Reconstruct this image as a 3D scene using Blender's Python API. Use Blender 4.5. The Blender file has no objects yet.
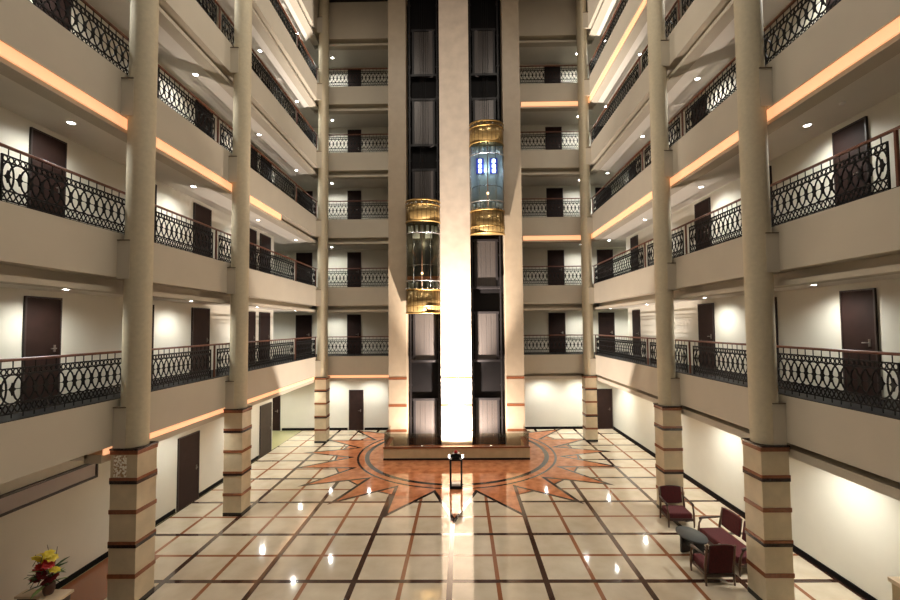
import bpy, math, random
from mathutils import Vector, Matrix
random.seed(7)
scene = bpy.context.scene
COL = scene.collection
PI = math.pi

# ------------------------------------------------------------------ helpers
class MB:
    """collects faces, builds ONE mesh object"""
    def __init__(s):
        s.v, s.f, s.m, s.sm = [], [], [], []
    def face(s, pts, mi=0, smooth=False):
        b = len(s.v); s.v += [tuple(p) for p in pts]
        s.f.append(tuple(range(b, b + len(pts)))); s.m.append(mi); s.sm.append(smooth)
    def grid(s, rows, mi=0, close=False, smooth=True, cap=False):
        b = len(s.v); n = len(rows[0])
        for r in rows: s.v += [tuple(p) for p in r]
        for i in range(len(rows) - 1):
            for j in range(n if close else n - 1):
                k = (j + 1) % n
                s.f.append((b + i*n + j, b + i*n + k, b + (i+1)*n + k, b + (i+1)*n + j))
                s.m.append(mi); s.sm.append(smooth)
        if cap:
            s.f.append(tuple(b + j for j in reversed(range(n)))); s.m.append(mi); s.sm.append(False)
            e = b + (len(rows) - 1) * n
            s.f.append(tuple(e + j for j in range(n))); s.m.append(mi); s.sm.append(False)
    def box(s, x0, x1, y0, y1, z0, z1, mi=0):
        b = len(s.v)
        s.v += [(x0,y0,z0),(x1,y0,z0),(x1,y1,z0),(x0,y1,z0),(x0,y0,z1),(x1,y0,z1),(x1,y1,z1),(x0,y1,z1)]
        for q in ((3,2,1,0),(4,5,6,7),(0,1,5,4),(1,2,6,5),(2,3,7,6),(3,0,4,7)):
            s.f.append(tuple(b + i for i in q)); s.m.append(mi); s.sm.append(False)
    def tube(s, pts, r, n=6, mi=0, closed=False, smooth=True, flat=None):
        pts = [Vector(p) for p in pts]; rows = []
        N = len(pts)
        for i, p in enumerate(pts):
            a = pts[(i-1) % N] if (i > 0 or closed) else p
            c = pts[(i+1) % N] if (i < N-1 or closed) else p
            t = (c - a).normalized()
            up = Vector((0,0,1)) if abs(t.z) < 0.95 else Vector((1,0,0))
            if flat: up = Vector(flat)
            u = t.cross(up).normalized(); w = u.cross(t).normalized()
            rr = r[i] if isinstance(r, (list, tuple)) else r
            rows.append([p + u*rr*math.cos(2*PI*k/n + PI/n) + w*rr*math.sin(2*PI*k/n + PI/n) for k in range(n)])
        if closed: rows.append(rows[0])
        s.grid(rows, mi, close=True, smooth=smooth, cap=not closed)
    def lathe(s, prof, n=24, mi=0, c=(0,0), a0=0, a1=2*PI, smooth=True, sx=1, sy=1, cap=True):
        full = abs(a1 - a0 - 2*PI) < 1e-6
        k = n if full else n + 1
        rows = [[(c[0] + sx*r*math.cos(a0 + (a1-a0)*j/n), c[1] + sy*r*math.sin(a0 + (a1-a0)*j/n), z) for j in range(k)] for r, z in prof]
        s.grid(rows, mi, close=full, smooth=smooth, cap=cap)
    def build(s, name, mats, parent=None, loc=(0,0,0), rz=0, bevel=0):
        me = bpy.data.meshes.new(name); me.from_pydata(s.v, [], s.f)
        for m in (mats if isinstance(mats, (list, tuple)) else [mats]): me.materials.append(m)
        for p, i, q in zip(me.polygons, s.m, s.sm): p.material_index = i; p.use_smooth = q
        me.update()
        o = bpy.data.objects.new(name, me); COL.objects.link(o)
        o.location = loc; o.rotation_euler = (0,0,rz)
        if parent: o.parent = parent
        if bevel:
            b = o.modifiers.new('bevel', 'BEVEL'); b.width = bevel; b.segments = 2; b.limit_method = 'ANGLE'
        return o

def tag(o, label, cat, group=None, kind=None):
    o['label'] = label; o['category'] = cat
    if group: o['group'] = group
    if kind: o['kind'] = kind
    return o
def struct(o):
    o['kind'] = 'structure'; return o
def thing(name, label, cat, loc=(0,0,0), rz=0, group=None, kind=None):
    o = bpy.data.objects.new(name, None); COL.objects.link(o)
    o.location = loc; o.rotation_euler = (0,0,rz); o.empty_display_size = .1
    return tag(o, label, cat, group, kind)
def copy_tree(o, parent=None):
    c = o.copy(); COL.objects.link(c)
    if parent: c.parent = parent
    for ch in list(o.children): copy_tree(ch, c)
    return c
def lamp(name, kind, energy, color, loc, parent=None, aim=None, size=.1, spot=None, blend=.4):
    d = bpy.data.lights.new(name, kind); d.energy = energy; d.color = color
    if kind == 'AREA': d.shape = 'DISK'; d.size = size
    else: d.shadow_soft_size = size
    if spot: d.spot_size = spot; d.spot_blend = blend
    o = bpy.data.objects.new(name, d); COL.objects.link(o); o.location = loc
    if aim is not None:
        o.rotation_euler = (Vector(aim) - Vector(loc)).to_track_quat('-Z', 'Y').to_euler()
    if parent: o.parent = parent
    return o

# ------------------------------------------------------------------ materials
def srgb(r, g, b):
    f = lambda c: (c/255/12.92 if c/255 <= .04045 else ((c/255+.055)/1.055)**2.4)
    return (f(r), f(g), f(b), 1)
def mat(name, rgb, rough=.5, metal=0, spec=.5, noise=0, scale=4, bump=0, emit=None, coat=0):
    m = bpy.data.materials.new(name); m.use_nodes = True
    nt = m.node_tree; b = nt.nodes['Principled BSDF']; c = srgb(*rgb)
    b.inputs['Base Color'].default_value = c
    b.inputs['Roughness'].default_value = rough; b.inputs['Metallic'].default_value = metal
    b.inputs['Specular IOR Level'].default_value = spec; b.inputs['Coat Weight'].default_value = coat
    if noise or bump:
        tc = nt.nodes.new('ShaderNodeTexCoord'); n = nt.nodes.new('ShaderNodeTexNoise')
        n.inputs['Scale'].default_value = scale; n.inputs['Detail'].default_value = 5
        nt.links.new(tc.outputs['Object'], n.inputs['Vector'])
        if noise:
            r = nt.nodes.new('ShaderNodeValToRGB')
            r.color_ramp.elements[0].position = .3; r.color_ramp.elements[1].position = .7
            r.color_ramp.elements[0].color = tuple(x*(1-noise) for x in c[:3]) + (1,)
            r.color_ramp.elements[1].color = tuple(min(1, x*(1+noise)) for x in c[:3]) + (1,)
            nt.links.new(n.outputs['Fac'], r.inputs['Fac']); nt.links.new(r.outputs['Color'], b.inputs['Base Color'])
        if bump:
            bp = nt.nodes.new('ShaderNodeBump'); bp.inputs['Strength'].default_value = bump
            nt.links.new(n.outputs['Fac'], bp.inputs['Height']); nt.links.new(bp.outputs['Normal'], b.inputs['Normal'])
    if emit:
        b.inputs['Emission Color'].default_value = tuple(emit[0]) + (1,); b.inputs['Emission Strength'].default_value = emit[1]
    return m

paint   = mat('beige_paint', (192,183,165), .6, noise=.03, scale=1.5)
column_paint = mat('column_paint', (200,188,160), .7, noise=.05, scale=14, bump=.15)
wallp   = mat('corridor_wallpaint', (218,214,200), .6, noise=.02, scale=2)
ceilp   = mat('ceiling_plaster', (232,226,214), .7, noise=.02, scale=2)
plinth  = mat('cream_marble', (206,190,160), .18, noise=.12, scale=3)
redst   = mat('red_granite', (132,82,56), .2, noise=.15, scale=20)
darkst  = mat('dark_granite', (44,28,24), .2, noise=.2, scale=30)
blackst = mat('black_granite', (22,20,20), .15, noise=.2, scale=30)
walkst  = mat('walkway_granite', (18,16,16), .5, spec=.1, noise=.3, scale=25)
pylonst = mat('pylon_marble', (196,180,162), .35, noise=.1, scale=2.2, bump=.03)
sidedim  = mat('side_pier_dimmed_stone', (166,149,126), .45, noise=.06, scale=3, bump=.03)  # pier stone darkened: weaker light on the side piers put into the colour
doorw   = mat('dark_walnut_door', (40,24,20), .65, spec=.2, noise=.15, scale=5)
doorg   = mat('grey_brown_door', (64,55,46), .6, spec=.2, noise=.1, scale=5)
framew  = mat('dark_door_frame', (34,20,18), .4)
handlem = mat('door_handle', (120,112,104), .5, .6)
chrome  = mat('brushed_steel', (200,200,200), .25, 1)
brassm  = mat('brass_fitting', (150,120,70), .42, .9)
iron    = mat('wrought_iron', (14,13,13), .6, 0, .2)
railw   = mat('mahogany_rail', (104,58,36), .45, noise=.2, scale=8)
ledgem  = mat('bracket_ledge', (96,80,62), .5)
shaftm  = mat('shaft_black', (13,10,10), .6, spec=.15, noise=.2, scale=3)
shaftp  = mat('shaft_panel', (26,21,21), .5, .1)
liftdoor= mat('lift_door_steel', (80,74,70), .35, .35)
liftdark= mat('lift_door_groove', (70,62,58), .4, .3)
roofm   = mat('roof_dark', (26,18,16), .8)
goldm   = mat('gold_panel', (138,114,72), .28, .75, noise=.08, scale=3)
goldd   = mat('gold_groove', (84,62,32), .35, .7)
cabm    = mat('cab_lining', (92,84,66), .4, .2)
cablit = mat('cab_lining_lit', (150,160,158), .4, .1)  # cab lining lightened: the cab's pale cyan light put into the colour
cabdark = mat('cab_panel_dark', (52,48,42), .4, .2)
cabor   = mat('cab_orange_wood', (170,100,52), .4)
velvet  = mat('red_velvet', (74,13,17), .85, noise=.25, scale=30)
woodd   = mat('carved_wood', (52,31,21), .35, noise=.2, scale=12)
woodl   = mat('worn_gilt_wood', (88,62,42), .4, noise=.2, scale=12)
tabm    = mat('table_black_glass', (62,64,62), .6)
tabl    = mat('table_leg_black', (28,28,28), .4)
stonep  = mat('platform_beige_stone', (190,168,132), .3, noise=.08, scale=4)
copper  = mat('copper_edge', (124,72,44), .3, .4)
countert= mat('counter_top_stone', (222,200,170), .25, noise=.08, scale=6)
counterb= mat('counter_body_wood', (52,30,24), .35, noise=.15, scale=6)
whitef  = mat('white_panel', (178,168,164), .5)
frame_b = mat('panel_frame_brown', (26,17,15), .4)
leafm   = mat('leaf_green', (52,82,40), .5, noise=.3, scale=12)
leafl   = mat('leaf_light', (128,150,90), .5, noise=.3, scale=12)
twigm   = mat('twig_brown', (60,48,36), .7)
yelm    = mat('petal_yellow', (228,204,60), .5, noise=.1, scale=20)
redm    = mat('petal_red', (178,30,28), .5, noise=.2, scale=20)
dredm   = mat('petal_dark_red', (112,18,24), .55, noise=.2, scale=20)
potm    = mat('pot_brown', (84,50,38), .4, noise=.2, scale=10)
whitem  = mat('white_trim', (232,230,222), .4)
lensm   = mat('lamp_lens', (255,250,240), .3, emit=((1,.96,.9), 45))
lensg   = mat('spot_lens', (255,250,240), .3, emit=((1,.97,.92), 9))
covem   = mat('cove_led', (255,210,160), .4, emit=((1,.49,.25), .88))
bluem   = mat('blue_led', (30,40,110), .3, emit=((.05,.08,.8), .3))
bluew   = mat('white_led', (220,230,255), .3, emit=((.6,.72,1), 9))
amberm  = mat('amber_lamp', (255,200,140), .3, emit=((1,.6,.3), 6))
skirt   = mat('black_skirting', (11,10,10), .6, spec=.1)

def glassmat(name, tint, fac=.12):
    m = bpy.data.materials.new(name); m.use_nodes = True; nt = m.node_tree; nt.nodes.clear()
    o = nt.nodes.new('ShaderNodeOutputMaterial'); mx = nt.nodes.new('ShaderNodeMixShader')
    t = nt.nodes.new('ShaderNodeBsdfTransparent'); t.inputs[0].default_value = tuple(tint) + (1,)
    g = nt.nodes.new('ShaderNodeBsdfGlossy'); g.inputs['Roughness'].default_value = .03
    f = nt.nodes.new('ShaderNodeFresnel'); f.inputs[0].default_value = 1.5
    nt.links.new(f.outputs[0], mx.inputs[0]); nt.links.new(t.outputs[0], mx.inputs[1]); nt.links.new(g.outputs[0], mx.inputs[2])
    nt.links.new(mx.outputs[0], o.inputs[0]); return m
liftglass = glassmat('lift_glass', (.80,.86,.82))
bronzegl  = glassmat('bronze_glass', (.86,.86,.80))

def glintmat():  # speckled colour standing in for light reflected on polished stone
    m = mat('painted_glint_speckle', (250,240,220), .25, 0); nt = m.node_tree; b = nt.nodes['Principled BSDF']
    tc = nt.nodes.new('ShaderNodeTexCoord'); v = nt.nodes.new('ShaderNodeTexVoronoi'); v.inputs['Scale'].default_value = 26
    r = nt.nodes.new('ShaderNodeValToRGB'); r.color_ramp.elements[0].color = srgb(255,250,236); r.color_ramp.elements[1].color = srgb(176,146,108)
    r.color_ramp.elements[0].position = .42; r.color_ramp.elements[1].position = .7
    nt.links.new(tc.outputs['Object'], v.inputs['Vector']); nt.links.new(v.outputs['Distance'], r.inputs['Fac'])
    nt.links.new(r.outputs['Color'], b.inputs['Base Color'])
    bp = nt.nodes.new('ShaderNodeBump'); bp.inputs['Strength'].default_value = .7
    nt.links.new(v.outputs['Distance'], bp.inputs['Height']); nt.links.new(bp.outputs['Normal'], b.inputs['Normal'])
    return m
glint = glintmat()

# ---- floor: 1 m cream tiles between dark and red stone strips, 20-point star round the lift platform
SCX, SCY = .07, 18.3
def floormat():
    m = bpy.data.materials.new('inlaid_marble_floor'); m.use_nodes = True; nt = m.node_tree
    b = nt.nodes['Principled BSDF']; L = nt.links
    tc = nt.nodes.new('ShaderNodeTexCoord'); sp = nt.nodes.new('ShaderNodeSeparateXYZ'); L.new(tc.outputs['Object'], sp.inputs[0])
    def M(op, a, c=None, d=None):
        n = nt.nodes.new('ShaderNodeMath'); n.operation = op
        for i, q in enumerate((a, c, d)):
            if q is None: continue
            if isinstance(q, (int, float)): n.inputs[i].default_value = q
            else: L.new(q, n.inputs[i])
        return n.outputs[0]
    def MIX(f, a, c):
        n = nt.nodes.new('ShaderNodeMix'); n.data_type = 'RGBA'
        L.new(f, n.inputs['Factor'])
        for k, q in ((6, a), (7, c)):
            if isinstance(q, tuple): n.inputs[k].default_value = q
            else: L.new(q, n.inputs[k])
        return n.outputs[2]
    X, Y = sp.outputs[0], sp.outputs[1]
    OX, OY = .02, 9.2
    def lines(c, off, period, phase, hw):
        u = M('PINGPONG', M('SUBTRACT', c, off + phase), period/2)      # 0 on the line
        return M('LESS_THAN', u, hw)
    dark = M('MAXIMUM', lines(X, OX, 2, 0, .06), lines(Y, OY, 2, 0, .06))
    red  = M('MAXIMUM', lines(X, OX, 2, 1, .045), lines(Y, OY, 2, 1, .045))
    ns = nt.nodes.new('ShaderNodeTexNoise'); ns.inputs['Scale'].default_value = 2.2; ns.inputs['Detail'].default_value = 6
    L.new(tc.outputs['Object'], ns.inputs['Vector'])
    rp = nt.nodes.new('ShaderNodeValToRGB')
    rp.color_ramp.elements[0].position = .3; rp.color_ramp.elements[1].position = .72
    rp.color_ramp.elements[0].color = srgb(200,186,162); rp.color_ramp.elements[1].color = srgb(220,208,186)
    L.new(ns.outputs['Fac'], rp.inputs['Fac'])
    # per-tile tint
    cell = nt.nodes.new('ShaderNodeTexWhiteNoise'); cell.noise_dimensions = '2D'
    cx = nt.nodes.new('ShaderNodeCombineXYZ'); L.new(M('FLOOR', M('SUBTRACT', X, OX)), cx.inputs[0]); L.new(M('FLOOR', M('SUBTRACT', Y, OY)), cx.inputs[1])
    L.new(cx.outputs[0], cell.inputs['Vector'])
    tile = MIX(M('MULTIPLY', cell.outputs['Value'], .22), rp.outputs['Color'], srgb(166,146,116))
    ns2 = nt.nodes.new('ShaderNodeTexNoise'); ns2.inputs['Scale'].default_value = 3.5; ns2.inputs['Detail'].default_value = 8
    L.new(tc.outputs['Object'], ns2.inputs['Vector'])
    rr = nt.nodes.new('ShaderNodeValToRGB'); rr.color_ramp.elements[0].position = .3; rr.color_ramp.elements[1].position = .7
    rr.color_ramp.elements[0].color = srgb(156,96,62); rr.color_ramp.elements[1].color = srgb(204,134,92)
    L.new(ns2.outputs['Fac'], rr.inputs['Fac'])
    redstone = rr.outputs['Color']; black = srgb(40,30,26); brownl = srgb(66,42,32); redl = srgb(142,92,62)
    c = MIX(red, tile, redl); c = MIX(dark, c, brownl)
    # star
    dx = M('SUBTRACT', X, SCX); dy = M('SUBTRACT', Y, SCY)
    r = M('SQRT', M('ADD', M('MULTIPLY', dx, dx), M('MULTIPLY', dy, dy)))
    ang = M('ARCTAN2', dx, M('MULTIPLY', dy, -1))                      # 0 towards the camera
    per = 2*PI/20
    a = M('PINGPONG', ang, per/2)                                       # 0 at tip, per/2 at valley
    px = M('MULTIPLY', r, M('COSINE', a)); py = M('MULTIPLY', r, M('SINE', a))
    RT, RV = 6.35, 4.32
    tip = (RT, 0); val = (RV*math.cos(per/2), RV*math.sin(per/2))
    ex, ey = val[0]-tip[0], val[1]-tip[1]; ln = math.hypot(ex, ey); nx, ny = ey/ln, -ex/ln   # outward normal
    dist = M('ADD', M('MULTIPLY', M('SUBTRACT', px, tip[0]), nx), M('MULTIPLY', py, ny))
    inside = M('LESS_THAN', dist, 0)
    outline = M('LESS_THAN', M('ABSOLUTE', dist), .055)
    wide = M('GREATER_THAN', M('ABSOLUTE', ang), per*.95)
    bx = M('PINGPONG', M('ADD', ang, per/2), per/2); ch = M('MULTIPLY', r, M('COSINE', bx))
    chord_in = M('MULTIPLY', M('LESS_THAN', ch, 4.95), wide)
    chord = M('MULTIPLY', M('MULTIPLY', M('LESS_THAN', M('ABSOLUTE', M('SUBTRACT', ch, 4.95)), .035), wide), M('SUBTRACT', 1, inside))
    c = MIX(M('MAXIMUM', inside, chord_in), c, redstone)
    c = MIX(M('MAXIMUM', outline, chord), c, black)
    def ring(r0, r1): return M('MULTIPLY', M('GREATER_THAN', r, r0), M('LESS_THAN', r, r1))
    c = MIX(M('MAXIMUM', ring(3.62, 3.80), ring(4.02, 4.11)), c, black)
    # plain brown stone by the near left wall, plain greenish stone in the rear left passage
    c = MIX(M('MULTIPLY', M('LESS_THAN', X, -6.75), M('LESS_THAN', Y, 10.25)), c, srgb(140,88,60))
    c = MIX(M('LESS_THAN', X, -7.96), c, srgb(176,172,128))
    L.new(c, b.inputs['Base Color'])
    b.inputs['Roughness'].default_value = .07; b.inputs['Specular IOR Level'].default_value = .7
    return m
floorm = floormat()

# ------------------------------------------------------------------ dimensions (metres)
LV = 3.27
FL = lambda n: 3.97 + LV*(n-1)            # walkway floor of balcony level n
CX, COLY = 6.205, (8.60, 12.52, 20.0)
XL, XR, YB = -8.0, 8.05, 22.2             # room walls
PF, PBK = 6.45, 20.27                      # parapet planes
Y0 = 1.5                                  # the near end of the balconies
ROOF = 21.25
ORD = {1:'lowest', 2:'second', 3:'third', 4:'fourth', 5:'fifth', 6:'topmost'}

# ------------------------------------------------------------------ setting
g = MB(); g.box(-11, 9.5, -6, 24, -.2, 0); struct(g.build('floor', floorm))
g = MB(); g.box(XL-.15, XL, Y0, 18.8, 0, ROOF); struct(g.build('wall_left', wallp))
g = MB(); g.box(XR, XR+.15, Y0, 19.95, 2.9, ROOF); g.box(XR, XR+.15, Y0, YB, 0, 2.9); struct(g.build('wall_right', wallp))
g = MB(); g.box(-10.6, 9.6, YB, YB+.15, 0, ROOF); struct(g.build('wall_back', wallp))
g = MB(); g.box(-10.6, -10.45, 18.65, YB, 0, ROOF); g.box(-10.45, XL-.15, 18.65, 18.8, 0, ROOF); struct(g.build('wall_passage', wallp))
g = MB(); g.box(9.45, 9.6, 19.8, YB, 2.9, ROOF); g.box(XR+.15, 9.45, 19.8, 19.95, 2.9, ROOF); struct(g.build('wall_passage', wallp))
g = MB(); g.box(-9.5, 9.5, Y0, YB+.15, ROOF, ROOF+.2); struct(g.build('ceiling_roof', roofm))
def decks(name, z0, z1, e, m, gap=0):
    off = PBK-PF
    for q in ((XL, -e, Y0+gap, YB), (e, XR, Y0, YB), (-e, e, e+off, YB), (-10.45, XL, 18.8, YB), (XR, 9.45, 19.95, YB)):
        if q[0] == XR and z1 < 3.2: continue
        g = MB(); g.box(*q, z0, z1); struct(g.build(name, m))
for n in range(1, 7):
    decks('ceiling', FL(n)-1.16, FL(n)-1.08, PF+.415, ceilp, 6.7 if n == 1 else 0)
    if n < 6: decks('floor', FL(n)-.19, FL(n)-.05, PF+.125, walkst)
g = MB(); g.box(XL, -PF-.415, Y0, 8.2, 2.97, 3.04); struct(g.build('ceiling', ceilp))
def baseboard(name, x0, x1, y0, y1, z0=0, h=.12):
    g = MB(); g.box(x0, x1, y0, y1, z0, z0+h); struct(g.build(name, skirt))
baseboard('baseboard_left', XL, XL+.025, Y0, 12.5); baseboard('baseboard_left', XL, XL+.025, 13.62, 17.55); 
baseboard('baseboard_right', XR-.025, XR, Y0, YB-.03)
baseboard('baseboard_back', -9.0, -5.6, YB-.025, YB); baseboard('baseboard_back', -4.72, 7.15, YB-.025, YB)

# doors: panel + frame + handle, flush on the wall
dcount = 0
def door(side, a0, a1, z0, h=2.0, m=doorw):
    global dcount; dcount += 1
    w = a1-a0; g = MB(); g.box(-w/2, w/2, -.035, 0, 0, h)
    for zz in (h*.36, h*.68): g.box(-w/2+.02, w/2-.02, -.038, -.035, zz, zz+.012)
    c = (a0+a1)/2
    if side == 'back': loc, rz = (c, YB, z0), 0
    elif side == 'left': loc, rz = (XL, c, z0), PI/2
    else: loc, rz = (XR, c, z0), -PI/2
    d = struct(g.build('door_%d' % dcount, m, None, loc, rz))
    f = MB()
    for x in (-w/2-.03, w/2): f.box(x, x+.03, -.045, 0, 0, h+.03)
    f.box(-w/2, w/2, -.045, 0, h, h+.03)
    f.build('door_frame', framew, d)
    k = MB(); k.box(w/2-.13, w/2-.09, -.05, -.035, .93, 1.07); k.tube([(w/2-.11, -.035, 1.0), (w/2-.11, -.085, 1.0), (w/2-.22, -.085, 1.0)], .012, 6)
    k.build('handle', handlem, d)
for n in range(1, 6):
    z = FL(n)-.05
    for a in ((8.11,8.79),(10.6,11.43),(13.13,13.97),(16.4,17.08),(17.49,18.38)): door('left', *a, z)
    for a in ((8.16,8.83),(10.66,11.5),(13.25,14.02),(18.63,19.33)): door('right', *a, z)
    for a in ((-8.29,-7.51),(-5.6,-4.94),(4.86,5.66),(7.42,8.19)): door('back', *a, z)
door('left', 12.6, 13.53, 0, 2.06); door('left', 17.65, 18.62, 0, 2.06, doorg)
door('back', -5.5, -4.81, 0, 2.03); door('back', -9.9, -9.12, 0, 2.03); door('back', 7.25, 7.98, 0, 2.0)

# ------------------------------------------------------------------ balcony fronts (parapet + cove ledge + dark kerb)
def balcony(side, n):
    z = FL(n); top = z-.04 if n < 6 else ROOF-.002; bot = z-.92
    place = {'left':'left side', 'right':'right side', 'backleft':'back, left of the lift tower', 'backright':'back, right of the lift tower'}[side]
    look = 'plain beige balcony front' if n < 6 else 'tall blank beige band under the roof'
    lab = f'{look}, {ORD[n]} level, {place}'
    t = thing('balcony', lab, 'balcony', (0,0,0), 0, 'beige balcony fronts around the atrium', 'thing')
    g = MB(); l = MB(); k = MB(); c = MB()
    def put(mb, d0, d1, za, zb, y0=Y0):
        if side == 'left':  mb.box(-d1, -d0, y0, PBK, za, zb)
        if side == 'right': mb.box(d0, d1, Y0, PBK, za, zb)
        off = PBK-PF
        if side == 'backleft':  mb.box(-d0, -2.95, d0+off, d1+off, za, zb)
        if side == 'backright': mb.box(3.09, d0, d0+off, d1+off, za, zb)
    put(g, PF, PF+.12, bot, top); put(g, PF+.12, PF+.41, bot, bot+.08)
    yl = 8.2 if (n == 1 and side == 'left') else Y0
    put(c, PF+.35, PF+.41, z-1.12, bot, yl)
    put(l, PF+.08, PF+.41, z-1.21, z-(1.05 if n == 1 else 1.11), yl)
    g.build('parapet', paint, t); l.build('cove_ledge', paint, t); c.build('cove_back', paint, t)
    if n < 6:
        put(k, PF, PF+.12, z-.04, z-.03); k.build('kerb', walkst, t)
for n in range(1, 7):
    for s in ('left', 'right', 'backleft', 'backright'): balcony(s, n)

# cove lights: glowing strips lying in the ledge
def cove(n, side, a0, a1, lab):
    z = FL(n)-(1.13 if n > 1 else 1.06); g = MB(); off = PBK-PF
    if side == 'left': g.box(-PF-.075, -PF-.035, a0, a1, z, z+(.205 if n > 1 else .11))
    if side == 'right': g.box(PF+.035, PF+.075, a0, a1, z, z+.205)
    if side == 'back': g.box(a0, a1, PBK+.035, PBK+.075, z, z+(.205 if n > 1 else .11))
    tag(g.build('cove_light', covem), lab, 'light strip', 'orange cove light strips')
cove(3, 'left', Y0, 16.0, 'glowing orange cove light strip under the third level balcony, left side')
cove(3, 'right', Y0, 20.1, 'glowing orange cove light strip under the third level balcony, right side')
cove(3, 'back', 3.3, 6.3, 'glowing orange cove light strip under the third level balcony, back right')
cove(5, 'right', Y0, 20.1, 'glowing orange cove light strip under the fifth level balcony, right side')
cove(5, 'back', 3.3, 6.3, 'glowing orange cove light strip under the fifth level balcony, back right')
cove(1, 'left', 8.22, 20.1, 'glowing orange cove light strip under the lowest balcony, left side')
cove(1, 'back', -6.3, -3.1, 'glowing orange cove light strip under the lowest balcony, back left')

# ------------------------------------------------------------------ columns
def column(sx, y, lab, glinted=False):
    x = sx*CX
    t = thing('column', lab, 'column', (x, y, 0), 0, 'round columns on banded stone plinths', 'thing')
    g = MB(); h = .26
    g.box(-h, h, -h, h, .1, 3.0, 0)
    g.box(-h-.006, h+.006, -h-.006, h+.006, 0, .1, 3)
    for k, z in enumerate((3.0, 2.4, 1.8, 1.2, .6)):
        e = .012
        if k == 0: g.box(-h-.02, h+.02, -h-.02, h+.02, z-.035, z, 2); g.box(-h-e, h+e, -h-e, h+e, z-.115, z-.035, 1)
        elif k in (1, 3): g.box(-h-e, h+e, -h-e, h+e, z-.01, z+.045, 1); g.box(-h-e, h+e, -h-e, h+e, z-.075, z-.01, 2)
        else: g.box(-h-e, h+e, -h-e, h+e, z-.04, z+.04, 1)
    g.build('plinth', [plinth, redst, darkst, blackst], t)
    g = MB(); g.lathe([(.24, 3.0), (.24, ROOF)], 40, cap=False); g.build('shaft', column_paint, t)
    for n in range(1, 7):
        z = FL(n); g = MB()
        x0, x1 = sorted((0, sx*(PF-CX-.002)))
        z0 = z-.95 if n > 1 else 3.0
        g.box(x0, x1, -.25, .25, z0, z-.2, 0)
        g.box(x0, x1, -.265, .265, z-.2, z-.18, 1)
        g.build('bracket', [paint, ledgem], t)
    if glinted:
        g = MB(); g.box(-.19, .05, -h-.012, -h, 2.46, 2.87, 0); g.build('painted_glint', glint, t)  # bright speckle on the plinth: a reflection painted as a thin panel
dist = ('nearest', 'middle', 'rear')
for s, sn in ((-1, 'left'), (1, 'right')):
    for i, y in enumerate(COLY):
        extra = {(-1,0):', painted glint patch on its plinth', (1,0):', beside the red settee', (1,1):', behind the far red armchair', (-1,1):', between two dark doors',
                 (-1,2):', at the atrium corner', (1,2):', at the atrium corner'}[(s, i)]
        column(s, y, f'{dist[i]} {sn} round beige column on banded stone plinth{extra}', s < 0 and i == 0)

# ------------------------------------------------------------------ railings
PER = .176
PANEL_CACHE = {}
def iron_mesh(npers):
    """wrought iron panel lying along +x from 0, z from 0"""
    if npers in PANEL_CACHE: return PANEL_CACHE[npers]
    g = MB(); W = npers*PER
    def bar(x0, z0, x1, z1, r=.0095): g.tube([(x0, 0, z0), (x1, 0, z1)], r, 4, smooth=False)
    for z in (.075, .225, .665, .765): g.box(0, W, -.009, .009, z-.011, z+.011)
    for x in (0, W): g.box(x-.012, x+.012, -.012, .012, 0, .775)
    for i in range(npers):
        xc = (i+.5)*PER
        # tall interlaced ovals, neighbours overlap by half
        a = PER*.93 if 0 < i < npers-1 else PER*.5
        g.tube([(xc + a*math.cos(t), 0, .445 + .225*math.sin(t)) for t in [2*PI*k/18 for k in range(18)]], .0125, 4, closed=True, smooth=False, flat=(0,1,0))
        # rosette: a four-lobed star plate
        pts = []
        for k in range(8):
            rr = (1.0, .5)[k % 2]; t = 2*PI*k/8
            pts.append((xc + .05*rr*math.cos(t), .445 + .10*rr*math.sin(t)))
        g.grid([[(p[0], -.012, p[1]) for p in pts], [(p[0], .012, p[1]) for p in pts]], close=True, smooth=False, cap=True)
        bar(xc-PER/2, .445, xc+PER/2, .445, .008)
        # top band: rings
        for q in (.25, .75):
            xr = (i+q)*PER
            g.tube([(xr + .038*math.cos(t), 0, .715 + .042*math.sin(t)) for t in [2*PI*k/8 for k in range(8)]], .0095, 4, closed=True, smooth=False, flat=(0,1,0))
        # bottom band: lattice of crossed bars and rings
        for q in (0, .5):
            xa = (i+q)*PER; xb = xa+PER/2
            bar(xa, .075, xb, .225); bar(xb, .075, xa, .225)
        bar(xc, .765, xc, .89, .008); bar(xc, 0, xc, .075, .008)
    PANEL_CACHE[npers] = g; return g
PANEL_DATA = {}
def railing(origin, rz, length, lab, posts, outx=1):
    t = thing('balcony_railing', lab, 'railing', origin, rz, 'iron balcony railings with wooden handrails')
    npers = max(1, int((length-.2)/PER)); W = npers*PER; pad = (length-W)/2
    if npers in PANEL_DATA:
        p = bpy.data.objects.new('iron_panel', PANEL_DATA[npers]); COL.objects.link(p); p.parent = t
    else:
        p = iron_mesh(npers).build('iron_panel', iron, t); PANEL_DATA[npers] = p.data
    p.location = (pad, 0, 0)
    g = MB(); r = .034
    sec = [(-.03,.0),(-.025,.02),(-.01,.028),(.01,.028),(.025,.02),(.03,0),(.02,-.018),(-.02,-.018)]
    g.grid([[(x, q[0], .895+q[1]) for q in reversed(sec)] for x in (0, length)], close=True, smooth=False, cap=True)
    g.build('handrail', railw, t)
    for x in posts:
        g = MB(); g.box(x-.018, x+.018, -.02, .02, 0, .88); g.build('newel_post', railw, t)
    return t
RX = 6.64
def secname(i): return ('in the nearest bay', 'between the two near columns', 'just past the middle column', 'in the rear bay')[i]
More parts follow.
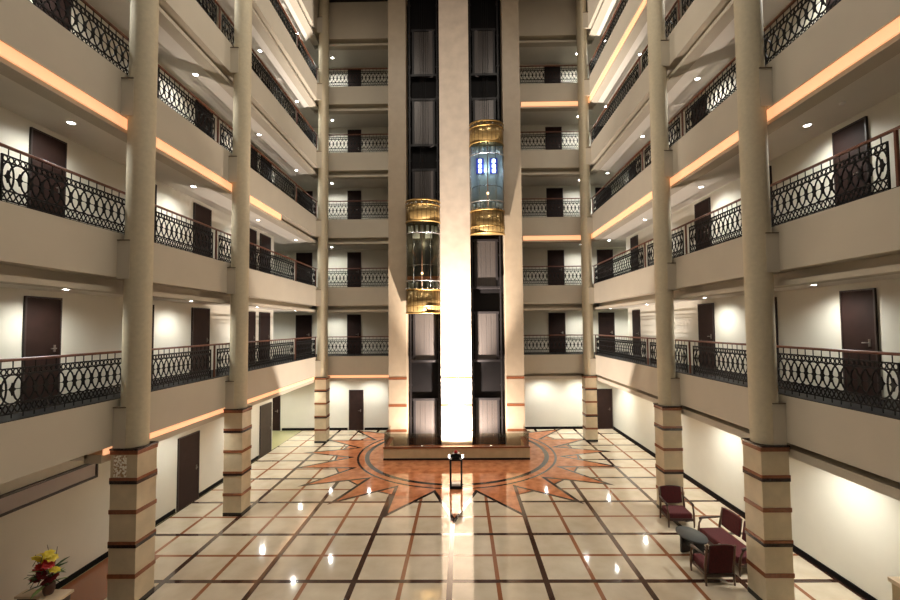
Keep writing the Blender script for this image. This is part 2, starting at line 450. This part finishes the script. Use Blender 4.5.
for n in range(1, 6):
    z = FL(n)-.03
    secs = [(0, 2.6, 6.24), (1, 6.24, 12.02), (2, 12.02, 15.2), (3, 15.2, PBK+.06)]
    for s in (-1, 1):
        sn = 'left' if s < 0 else 'right'
        for i, a, b in secs:
            if (n >= 3 and i == 0) or (n >= 5 and i == 1): continue
            if s < 0: b2 = {12.02:12.0, 15.2:17.8}.get(b, b); a2 = {12.02:12.0, 15.2:17.8}.get(a, a)
            else: a2, b2 = a, {15.2:14.68}.get(b, b); a2 = {15.2:14.68}.get(a, a)
            L = b2-a2
            lab = f'black iron railing with brown handrail, {ORD[n]} balcony level, {sn} side, {("nearest the camera","round the nearest column","by the middle column","in the rear corner")[i]}'
            pst = [.03] if i else []
            if i == 3: pst.append(L-.03)
            if s < 0: railing((-RX, a2, z), PI/2, L, lab, pst)
            else: railing((RX, b2, z), -PI/2, L, lab, [L-q for q in pst])
    railing((-RX+.05, PBK+.06, z), 0, RX-.05-2.96, f'black iron railing on the back balcony, {ORD[n]} level, left of the lift tower', [])
    railing((3.10, PBK+.06, z), 0, RX-.05-3.10, f'black iron railing on the back balcony, {ORD[n]} level, right of the lift tower', [])

# ------------------------------------------------------------------ recessed downlights
def downlight_proto():
    t = thing('downlight', 'x', 'light', (0,0,0), 0, 'recessed ceiling downlights')
    g = MB(); g.lathe([(.06,-.004),(.066,-.012),(.085,-.012),(.09,0)], 20, cap=False); g.build('trim_ring', whitem, t)
    g = MB(); g.lathe([(.061,-.003),(.03,-.012),(.001,-.016)], 16, cap=False); g.build('lens', lensm, t)
    return t
proto = downlight_proto(); first = [True]
def downlight(x, y, z, lab, power, color, spot=2.75):
    if first[0]: t = proto; first[0] = False
    else: t = copy_tree(proto)
    t.location = (x, y, z); t['label'] = lab
    o = lamp('downlight_lamp', 'SPOT', power, color, (0,0,-.05), t, size=.05, spot=spot, blend=1)
NEUT = (1, .99, .92); WARM = (1, .91, .79)
posn = ('nearest the camera', 'beyond the nearest column', 'past the middle column', 'near the rear corner')
for n in range(0, 6):
    zc = FL(n+1)-1.16
    wh = f'{ORD[n]} balcony walkway' if n else 'ground floor'
    P = 30 if n else 115; xo = 0 if n else .3
    for i, y in enumerate((8.2, 12.0, 15.85, 19.5)):
        if not n and i == 0: continue
        downlight(-7.3+xo, y, zc, f'round ceiling downlight over the {wh}, left side, {posn[i]}', P, NEUT)
    for i, y in enumerate((8.75, 12.6, 16.45, 20.4)):
        downlight(7.42-xo, y, zc, f'round ceiling downlight over the {wh}, right side, {posn[i]}', P, NEUT)
    for x, w in ((-6.2, 'left'), (6.35, 'right')):
        downlight(x, 21.35, zc, f'round ceiling downlight over the {wh}, back, behind the rear {w} column', P*.8, NEUT)
    if not n:
        for x, w in ((-4.3, 'left'), (4.4, 'right')):
            downlight(x, 21.35, zc, f'round ceiling downlight over the {wh}, back, {w} of the lift tower', P*.8, NEUT)
for n in range(0, 6):
    wh = f'{ORD[n]} balcony level' if n else 'ground floor'
    downlight(-9.2, 20.6, FL(n+1)-1.16, f'round ceiling downlight in the rear left passage, {wh}', 40 if n else 70, NEUT)
    if n: downlight(8.75, 21.1, FL(n+1)-1.16, f'round ceiling downlight in the rear right recess, {wh}', 40, NEUT)
t = MB(); t.lathe([(.05,0),(.05,-.025),(.03,-.04),(.001,-.04)], 16, cap=False)
tag(t.build('smoke_detector', whitem, None, (7.35, 7.87, FL(3)-1.16)), 'small white smoke detector on the second level ceiling, right side', 'smoke detector')

# fill lamps added out of view under the roof to light the atrium
def fill_lamp(x, y, lab, p):
    t = thing('added_fill_lamp', lab, 'light', (x, y, ROOF), 0, 'added fill lamps under the atrium roof')
    g = MB(); g.lathe([(.02,0),(.02,-.2),(.1,-.22),(.3,-.4),(.3,-.42)], 24, cap=False); g.build('shade', iron, t)
    g = MB(); g.lathe([(.27,-.41),(.001,-.405)], 20, cap=False); g.build('lens', lensg, t)
    lamp('added_fill_light', 'AREA', p, WARM, (0,0,-.45), t, aim=(0,0,-5), size=.6)
for x, w in ((-3.2, 'left'), (3.2, 'right')):
    for y, q in ((5.5, 'near'), (11.5, 'middle')): fill_lamp(x, y, f'added fill lamp under the dark atrium roof, {q} {w}', 260)

# ------------------------------------------------------------------ lift tower
PX = [(-2.88, -2.09, 'left'), (-.59, .735, 'middle'), (2.245, 3.02, 'right')]
PY = 18.7
for x0, x1, w in PX:
    g = MB(); g.box(x0, x1, PY, PBK+.3, 0, ROOF-.003, 0)
    for z in ((3.05, 1.88, .8)):
        if w == 'middle': g.box(x0-.004, x1+.004, PY-.012, PY, z-.03, z+.03, 2)
        else:
            g.box(x0-.004, x1+.004, PY-.012, PY, z-.015, z+.055, 1); g.box(x0-.004, x1+.004, PY-.012, PY, z-.055, z-.015, 2)
    lab = {'left':'tall pale stone pier on the left edge of the lift tower', 'right':'tall pale stone pier on the right edge of the lift tower',
           'middle':'tall brightly lit white marble pier between the two lift shafts'}[w]
    tag(g.build('stone_pier', [pylonst if w == 'middle' else sidedim, redst, copper]), lab, 'pier', 'stone piers of the lift tower', 'thing')
g = MB(); g.box(-2.09, -.59, 19.4, 19.6, 0, ROOF); g.box(.735, 2.245, 19.4, 19.6, 0, ROOF)
struct(g.build('wall_shaft', shaftm))
for c, w in ((-1.335, 'left'), (1.45, 'right')):
    for n in range(0, 6):
        z = FL(n)-.17 if n else .05
        h = 2.05 if n else 1.95
        t = thing('landing_door', f'grey striped lift landing door in the {w} shaft, {ORD[n]+" balcony level" if n else "ground floor"}', 'lift door', (c, 19.25, z), 0, 'lift landing doors in the shafts', 'thing')
        for i, x in enumerate((-.42, -.208, .006, .218)):
            g = MB(); wd = .202
            g.box(x, x+wd, -.03, 0, 0, h, 0); g.box(x+.07, x+.085, -.036, -.03, 0, h, 1); g.box(x+.15, x+.165, -.036, -.03, 0, h, 1)
            g.build('door_leaf', [liftdoor, liftdark], t)
        g = MB()
        for x in (-.52, .42): g.box(x, x+.1, -.06, .02, 0, h)
        g.box(-.56, .56, -.07, .02, h, h+.1); g.box(-.6, .6, -.12, .02, -.1, 0) if n else None
        g.build('door_surround', shaftp, t)
    for s in (-1, 1):
        g = MB(); g.box(-.035, .035, -.02, .02, .5, ROOF)
        g.box(-.012, .012, -.06, -.02, .5, ROOF)
        for k in range(14): g.box(-.06, .06, -.03, .02, 1.2+1.45*k, 1.28+1.45*k)
        tag(g.build('guide_rail', shaftp, None, (c+s*.63, 19.1, 0)), f'dark steel guide rail on the {"left" if s<0 else "right"} of the {w} lift shaft', 'rail', 'guide rails of the lift shafts')

def lift(c, z0, w, blue):
    H = 4.86
    t = thing('lift_car', f'{"blue lit" if blue else "dim"} glass and gold lift car in the {w} shaft, {"higher" if blue else "lower"} of the two', 'lift', (c, PY-.09, z0), 0, 'scenic lift cars')
    R, SY = .75, .78
    def half(prof, mb, mi=0, n=28, inner=0):
        mb.lathe(prof, n, mi, (0,0), PI, 2*PI, sx=1, sy=SY, cap=False)
    def cap(zb, zt, name):
        g = MB(); half([(.001, zb), (R, zb), (R, zt), (.001, zt)], g)
        g.face([(-R,0,zb),(R,0,zb),(R,0,zt),(-R,0,zt)])
        o = g.build(name, goldm, t)
        g = MB()
        for k in range(1, 12):
            a = PI + PI*k/12
            g.tube([(R*1.004*math.cos(a), R*SY*1.004*math.sin(a), zb+.06), (R*1.004*math.cos(a), R*SY*1.004*math.sin(a), zt-.06)], .012, 4, smooth=False)
        g.build('groove', goldd, o)
        return o
    def band(z, h, m, name, out=.02):
        g = MB(); half([(R-.02, z), (R+out, z), (R+out, z+h), (R-.02, z+h)], g); g.build(name, m, t)
    cap(0, 1.0, 'bottom_cap'); cap(3.96, H, 'top_cap')
    band(-.03, .06, brassm, 'rim'); band(.28, .04, brassm, 'rim'); band(.97, .06, brassm, 'rim')
    band(3.92, .07, brassm, 'rim'); band(H-.04, .07, brassm, 'rim'); band(4.64, .035, brassm, 'rim'); band(1.36, .035, chrome, 'rim'); band(3.42, .035, chrome, 'rim')
    for zz in (1.03, 4.71):
        for k in range(1, 10):
            a = PI + PI*k/10; g = MB(); g.lathe([(.03, zz), (.03, zz+.05)], 8, 0, (R*1.02*math.cos(a), R*SY*1.02*math.sin(a)))
            g.build('bolt', chrome, t)
    g = MB(); half([(R-.012, 1.0), (R-.012, 3.96)], g); g.build('glass_screen', liftglass, t)
    for k, r in ((0,.02),(2,.012),(3,.02),(4,.012),(6,.02)):
        a = PI + PI*k/6; g = MB(); g.tube([((R-.03)*math.cos(a), (R-.03)*SY*math.sin(a), 1.0), ((R-.03)*math.cos(a), (R-.03)*SY*math.sin(a), 3.96)], r, 8)
        g.build('mullion', chrome if k != 3 else woodl, t)
    g = MB(); g.box(-R+.03, R-.03, .02, .06, 1.0, 3.96, 0)
    for x in (-.42, .08): g.box(x, x+.34, -.0, .02, 1.5, 3.2, 1)
    g.box(-R+.03, R-.03, -.005, .02, 1.45, 1.62, 2)
    g.build('back_panel', [cabm if not blue else cablit, cabdark if not blue else cablit, cabor if not blue else cablit], t)
    for zz in (1.06, 3.50):
        for k in range(1, 8):
            a = PI + PI*k/8; g = MB(); g.lathe([(.001, zz), (.055, zz), (.055, zz+.26), (.001, zz+.26)], 8, 0, ((R-.13)*math.cos(a), (R-.13)*SY*math.sin(a)))
            g.build('frame_block', whitem, t)
    g = MB(); g.tube([((R-.1)*math.cos(PI+PI*k/16), (R-.1)*SY*math.sin(PI+PI*k/16), 2.05) for k in range(17)], .02, 6); g.build('handrail', chrome, t)
    g = MB(); g.lathe([(.001, 1.62),(.04,1.64),(.045,1.69),(.03,1.73),(.001,1.74)], 10, 0, (0, -(R-.05)*SY)); g.build('amber_lamp', amberm, t)
    if blue:
        for x in (-.3, .3):
            for k in range(3):
                g = MB(); g.lathe([(.001,0),(.07,.0),(.07,.12),(.001,.12)], 10, 0, (x, -.12)); o = g.build('ceiling_lamp', bluew if k != 1 else bluew, t, (0,0,2.75+.22*k))
            g = MB(); g.box(x-.17, x+.17, -.05, -.02, 2.72, 3.4); g.build('lamp_panel', bluem, t)
        lamp('cab_light', 'POINT', 16, (.70,.86,1), (0,-.3,3.0), t, size=.08)
    else:
        g = MB()
        for x in (-.45,.1): g.box(x, x+.3, -.1, -.02, 3.28, 3.5)
        g.build('ceiling_lamp', whitem, t)
        lamp('cab_light', 'POINT', 6, (1,.85,.6), (0,-.3,3.1), t, size=.08)
    g = MB(); g.box(-.04, .04, .04, .2, .2, H); g.box(-.5,.5,.06,.2,H-.3,H-.15); g.build('hoist_frame', shaftp, t)
    return t
lift(-1.335, 5.88, 'left', False)
lift(1.49, 9.28, 'right', True)
for c, z in ((-1.335, 10.76), (1.49, 14.16)):
    g = MB()
    for q in (-.12, -.04, .04, .12): g.tube([(q, 0, 0), (q, 0, ROOF-z)], .008, 5)
    tag(g.build('hoist_cable', iron, None, (c, 18.88, z)), f'thin black hoist cables above the {"left dim" if c < 0 else "right blue lit"} lift car', 'cable')

# platform in front of the shafts
PL0, PL1, PLY = -2.83, 2.97, 17.2
t = thing('lift_pit_wall', 'low beige stone wall round the lift pit, before the two shafts', 'platform', ((PL0+PL1)/2, PLY, 0), 0, None, 'thing')
W = (PL1-PL0)/2
D_ = PY-PLY-.005
def rim(mb, o, wd, z0, z1):
    mb.box(-W-o, W+o, -o, wd, z0, z1); mb.box(-W-o, -W+wd, wd, D_, z0, z1); mb.box(W-wd, W+o, wd, D_, z0, z1)
g = MB(); rim(g, 0, .14, .08, .47); g.build('stone_body', stonep, t)
g = MB(); rim(g, .012, .14, 0, .08); g.build('dark_base', blackst, t)
g = MB(); rim(g, .025, .16, .47, .52); g.build('edge_cap', copper, t)
g = MB(); g.box(-W+.14, W-.14, .14, D_, 0.0, .03); g.build('pit_floor', blackst, t)
t = thing('glass_balustrade', 'low tinted glass balustrade along the top of the low stone wall before the lifts', 'balustrade', ((PL0+PL1)/2, PLY, .52))
g = MB()
for k in range(3): g.box(-W+.03+k*(2*W-.06)/3+.01, -W+.03+(k+1)*(2*W-.06)/3-.01, .02, .034, 0, .52)
g.build('front_glass', bronzegl, t)
for s in (-1, 1):
    g = MB(); x = s*(W-.03); g.box(min(x, x-s*.014), max(x, x-s*.014), .04, PY-PLY-.02, 0, .52); g.build('side_glass', bronzegl, t)
for k in range(4):
    x = -W+.06+k*(2*W-.12)/3; g = MB(); g.box(x-.02, x+.02, .0, .06, 0, .1); g.build('clamp', chrome, t)
for x in (-1.48, 0, 1.48):
    g = MB(); g.tube([(x, -.005, .45), (x, .045, .45)], .022, 10); g.build('fitting', chrome, t)

def flood(x, y, lab, p, aim, spot=1.1, blend=.9, color=(1,.90,.76)):
    t = thing('floodlight', lab, 'floodlight', (x, y, .03), 0, 'uplights in the lift pit')
    g = MB(); g.box(-.09,.09,-.05,.05,0,.02); g.box(-.085,-.07,-.02,.02,.02,.16); g.box(.07,.085,-.02,.02,.02,.16); g.build('bracket', iron, t)
    g = MB(); g.lathe([(.001,.09),(.05,.09),(.065,.22),(.06,.23)], 16, 0, cap=False); g.build('housing', iron, t)
    g = MB(); g.lathe([(.058,.222),(.001,.226)], 16, cap=False); g.build('lens', lensg, t)
    lamp('flood_lamp', 'SPOT', p, color, (0,0,.25), t, aim=(aim[0]-x, aim[1]-y, aim[2]-.03), size=.05, spot=spot, blend=blend)
flood(.07, 17.7, 'small black floodlight in the lift pit before the white middle pier', 48000, (.07, 18.7, 10), 1.05, 1, (1,.88,.78))
lamp('flood_wide_lamp', 'SPOT', 3700, (1,.86,.76), (.07, 17.7, .3), None, aim=(.07, 18.2, 9), size=.06, spot=3.08, blend=.35)
flood(-1.40, 18.3, 'small black floodlight in the lift pit before the left shaft', 45, (-1.6, 18.75, 4.5), 2.7, 1)
flood(1.52, 18.3, 'small black floodlight in the lift pit before the right shaft', 45, (1.7, 18.75, 4.5), 2.7, 1)

# twin spotlight stand
t = thing('spotlight_stand', 'black stand with two bright spotlights before the lift platform', 'lamp stand', (.09, 14.35, 0))
g = MB(); g.box(-.21,.21,-.17,.17,0,.09); g.build('base', iron, t, bevel=.01)
g = MB(); g.box(-.14,.14,-.13,.1,.09,.15); g.build('base_plate', whitem, t)
for sx in (-1, 1):
    for sy in (-1, 1):
        g = MB(); g.tube([(sx*.18, sy*.12, .09), (sx*.18, sy*.12, .92)], .032, 8); g.build('leg', iron, t)
g = MB(); g.box(-.2,.2,-.15,.15,.90,.94); g.box(-.13,.13,-.13,.13,.94,1.12); g.build('control_box', iron, t, bevel=.008)
g = MB(); g.lathe([(.05,1.12),(.06,1.17),(.03,1.21),(.001,1.215)], 12, cap=False); g.build('knob', redm, t)
for s in (-1, 1):
    g = MB(); g.tube([(s*.12,-.03,1.02),(s*.2,-.03,1.02)], [.04,.055], 12); h = g.build('lamp_head', iron, t)
    g = MB(); g.tube([(s*.2,-.03,1.02),(s*.25,-.03,1.02)], [.06,.045], 12); g.build('lens', lensg, h)

# ------------------------------------------------------------------ furniture
def armchair_root(lab, loc, rz, width=.58, seats=1, name='armchair', cat='armchair', low=.43):
    """front faces -y"""
    t = thing(name, lab, cat, loc, rz, 'red velvet lounge furniture')
    w, d, sh = width/2, .29, .37
    g = MB(); g.box(-w+.03, w-.03, -d, d-.04, sh-.16, sh); g.build('seat', velvet, t, bevel=.035)
    g = MB(); g.box(-w, w, -d-.012, d-.02, sh-.20, sh-.13)
    g.tube([(-w*.8,-d-.015,sh-.17),(-w*.4,-d-.02,sh-.2),(0,-d-.02,sh-.17),(w*.4,-d-.02,sh-.2),(w*.8,-d-.015,sh-.17)], .014, 6)
    g.build('seat_frame', woodd, t, bevel=.01)
    bw = (2*w-.04-.03*(seats-1))/seats
    for k in range(seats):
        x0 = -w+.02+k*(bw+.03)
        rows = []
        N = 10
        f = MB()
        for yy in (0, .055):
            
            top = [(x0+bw-.03 - (bw-.06)*q/N, .83 + .02*math.sin(PI*q/N)) for q in range(N+1)]
            loop = [(x0+.03,low)] + [(x0+.03+(bw-.06)*q/6, low-.012*math.sin(PI*q/6)) for q in range(1,6)] + [(x0+bw-.03,low)] + top
            rows.append([(p[0], d-.05+yy+.16*(p[1]-.4), p[1]) for p in loop])
        f.grid(rows, close=True, smooth=False, cap=True); f.build('backrest', velvet, t, bevel=.015)
        # carved frame round the back panel
        f = MB(); mid = [((a[0]), (a[1]+b[1])/2, a[2]) for a, b in zip(*rows)]
        f.tube(mid, .014, 6, closed=True, flat=(0,1,0)); f.build('back_frame', woodd, t)
    for sx in (-1, 1):
        x = sx*w
        g = MB(); g.tube([(x, d-.03, 0), (x*.99, d-.05, .2), (x*.985, d-.05, .40), (x*.98, d+.03, .83)], [.02,.026,.028,.022], 8); g.build('rear_leg', woodl, t)
        g = MB(); g.tube([(x, -d+.01, 0), (x*1.01, -d, .1), (x, -d+.01, .22), (x*1.01, -d+.02, .36), (x*1.03, -d+.04, .45), (x*1.02,-d+.10,.56)], [.016,.02,.03,.026,.022,.02], 8); g.build('front_leg', woodl, t)
        g = MB(); g.tube([(x*.99, d-.03, .60), (x*1.02, .05, .585), (x*1.04, -d+.12, .575), (x*1.04, -d+.05, .555), (x*1.04,-d+.06,.53)], [.02,.024,.03,.028,.016], 8); g.build('arm', woodd, t)
        g = MB(); g.box(min(x*.96, x*.8), max(x*.96, x*.8), -d+.14, d-.08, .595, .612); g.build('arm_pad', velvet, t, bevel=.006) if seats < 0 else None
    return t
armchair_root('red velvet armchair with its back against the middle right column', (6.02, 11.80, 0), -.05, .64)
armchair_root('red velvet armchair seen from behind beside the nearest right column', (5.51, 9.30, 0), PI+.02, .58, low=.26)
s = armchair_root('red velvet two seat settee facing the dark oval table', (6.36, 10.08, 0), -PI/2+.05, 1.42, 2, 'settee', 'settee')
t = thing('coffee_table', 'low dark oval coffee table between the red armchairs', 'table', (5.54, 10.15, 0), .2)
g = MB(); g.lathe([(.001,.455),(.99,.455),(1,.465),(1,.485),(.985,.5),(.001,.5)], 40, sx=.27, sy=.40, cap=False); g.build('table_top', tabm, t)
for s in (-1, 1):
    g = MB(); y = s*.2; g.box(-.13,.13,y-.03,y+.03,0,.455); g.build('leg', tabl, t, bevel=.01)
g = MB(); g.box(-.05,.05,-.18,.18,.2,.3); g.build('stretcher', tabl, t)

# ------------------------------------------------------------------ near left corner: counter, flowers, framed panel
t = thing('reception_counter', 'corner of a dark wood counter with pale stone top carrying the flowers', 'counter', (-6.5, 7.3, 0))
g = MB(); g.box(-.6,.17,-.02,.12,0,.86); g.box(-.12,.17,-3.2,-.02,0,.86); g.build('body', counterb, t)
g = MB()
L_ = [(-.62,-.05),(-.16,-.05),(-.16,-3.25),(.2,-3.25),(.2,.15),(-.62,.15)]
g.grid([[(x,y,.86) for x,y in L_],[(x,y,.90) for x,y in L_]], close=True, smooth=False, cap=True)
g.build('counter_top', countert, t)
t = thing('flower_arrangement', 'vase of yellow and red flowers with green leaves on the counter', 'flowers', (-6.62, 7.33, .90)); t.scale = (1.24, 1.24, 1.24)
g = MB(); g.lathe([(.001,0),(.05,0),(.065,.05),(.07,.12),(.06,.15),(.052,.15)], 20, cap=False); g.build('vase', potm, t)
def leaf(mb, p, d, ln, wd, mi=0):
    d = Vector(d).normalized(); side = d.cross(Vector((0,0,1)))
    side = side.normalized() if side.length > .1 else Vector((1,0,0))
    p = Vector(p); nrm = side.cross(d)
    rows = []
    for k in range(5):
        q = k/4; wv = wd*math.sin(PI*min(.98, max(.05, q)))**.8
        c = p + d*ln*q - Vector((0,0,1))*ln*.25*q*q
        rows.append([c - side*wv, c + nrm*wv*.25, c + side*wv])
    mb.grid(rows, mi, smooth=True)
rnd = random.Random(3)
for k in range(26):
    a = rnd.uniform(0, 2*PI); e = rnd.uniform(-.1, .9)
    g = MB(); z = rnd.uniform(.13,.32)
    leaf(g, (.03*math.cos(a), .03*math.sin(a), z), (math.cos(a), math.sin(a), e), rnd.uniform(.12,.24), rnd.uniform(.018,.035))
    g.build('leaf', leafl if k % 5 == 0 else leafm, t)
for (x, y, z, tx) in ((-.1,.02,.15,-.22),(.02,.05,.2,-.09),(.04,.0,.2,.1)):
    g = MB(); hz = .62 if tx > -.2 else .5
    g.tube([(x*.3,y,z),(x*.6+tx*.5,y,z+.22),(tx,y,hz)], [.006,.005,.003], 5); g.build('twig', twigm, t)
g = MB(); g.tube([(0,0,.16),(-.14,-.02,.24),(-.27,-.03,.26)], [.006,.006,.004], 5)
for q in range(6): leaf(g, (-.1-.028*q, -.02, .235), (-.6,(-1)**q,.2), .07, .014, 1)
g.build('side_sprig', [twigm, leafm], t)
def bloom(x, y, z, r, m, pet=7, tilt=.6):
    g = MB()
    for ring_, (sc, el) in enumerate(((1,.25),(.7,.7),(.4,1.3))):
        for k in range(pet):
            a = 2*PI*(k+.5*ring_)/pet
            leaf(g, (0,0,0), (math.cos(a), math.sin(a), el), r*sc, r*.34*sc+.004)
    g.tube([(0,0,-.10),(0,0,0)], .005, 5, 1)
    o = g.build('flower', [m, leafm], t, (x, y, z)); o.rotation_euler = (tilt*rnd.uniform(.5,1), rnd.uniform(-.4,.4), rnd.uniform(0,6))
for x, z in ((-.10,.50),(-.03,.55),(.05,.56),(.08,.50),(-.06,.45),(.11,.34)): bloom(x, rnd.uniform(-.09,-.02), z, .075, yelm)
for x, z in ((-.06,.38),(.0,.36),(.07,.42),(.05,.45),(-.1,.33)): bloom(x, rnd.uniform(-.10,-.05), z, .075, redm, 8)
for x, z in ((-.08,.24),(0,.27),(.08,.28),(.13,.25),(.02,.2),(-.02,.31)): bloom(x, rnd.uniform(-.12,-.06), z, .075, dredm, 8)

# tapering white panel in a dark frame, on the near left wall
t = thing('framed_panel', 'long white panel in a dark frame on the near left wall', 'panel', (XL, 0, 0))
def wq(y): return (2.01, 2.29)
g = MB(); ya, yb = 5.6, 9.75
def prism(mb, pts, x0, x1, mi=0): mb.grid([[(x0,y,z) for y,z in pts],[(x1,y,z) for y,z in pts]], mi, close=True, smooth=False, cap=True)
prism(g, [(ya,wq(ya)[0]),(yb,wq(yb)[0]),(yb,wq(yb)[1]),(ya,wq(ya)[1])], 0, .03); g.build('board', whitef, t)
g = MB(); e = .05
prism(g, [(ya,wq(ya)[0]-e),(yb,wq(yb)[0]-e),(yb,wq(yb)[0]),(ya,wq(ya)[0])], 0, .05)
prism(g, [(ya,wq(ya)[1]),(yb,wq(yb)[1]),(yb,wq(yb)[1]+e),(ya,wq(ya)[1]+e)], 0, .05)
prism(g, [(yb,wq(yb)[0]-e),(yb+e,wq(yb)[0]-e),(yb+e,wq(yb)[1]+e),(yb,wq(yb)[1]+e)], 0, .05)
g.build('frame', frame_b, t)
# stone pedestal at the near right
t = thing('stone_pedestal', 'beige stone pedestal cut by the lower right corner of the view', 'pedestal', (7.24, 6.95, 0))
g = MB(); g.box(-.2,.2,-.2,.2,0,.12); g.box(-.17,.17,-.17,.17,.12,1.2); g.build('shaft', stonep, t, bevel=.01)
g = MB(); g.box(-.2,.2,-.2,.2,1.2,1.27); g.build('cap', countert, t, bevel=.008)

# ------------------------------------------------------------------ world, camera, view
w = bpy.data.worlds.new('dim_lobby_glow'); scene.world = w; w.use_nodes = True
w.node_tree.nodes['Background'].inputs[0].default_value = (1, .90, .79, 1)
w.node_tree.nodes['Background'].inputs[1].default_value = .165

F, PITCH, YAW, ROLL = 424.46, .0422, -.0124, -.0085
cp, sp, cy, sy, cr, sr = math.cos(PITCH), math.sin(PITCH), math.cos(YAW), math.sin(YAW), math.cos(ROLL), math.sin(ROLL)
fw = Vector((sy*cp, cy*cp, sp)); rt = Vector((cy, -sy, 0)); up = rt.cross(fw)
r2 = rt*cr + up*sr; u2 = -rt*sr + up*cr
cam = bpy.data.cameras.new('camera'); co = bpy.data.objects.new('camera', cam); COL.objects.link(co)
co.matrix_world = Matrix(((r2.x, u2.x, -fw.x, .305), (r2.y, u2.y, -fw.y, .14), (r2.z, u2.z, -fw.z, 5.3), (0,0,0,1)))
cam.sensor_width = 36; cam.lens = F/900*36; cam.clip_start = .05
cam.shift_x = -5.84/900; cam.shift_y = 8.33/900
scene.camera = co
scene.view_settings.view_transform = 'Standard'; scene.view_settings.look = 'None'
scene.view_settings.exposure = 0; scene.view_settings.gamma = 1; scene.view_settings.use_curve_mapping = False
try:
    scene.cycles.use_denoising = True
    scene.cycles.max_bounces = 10; scene.cycles.diffuse_bounces = 5; scene.cycles.transparent_max_bounces = 12
    scene.cycles.sample_clamp_indirect = 6
except Exception: pass
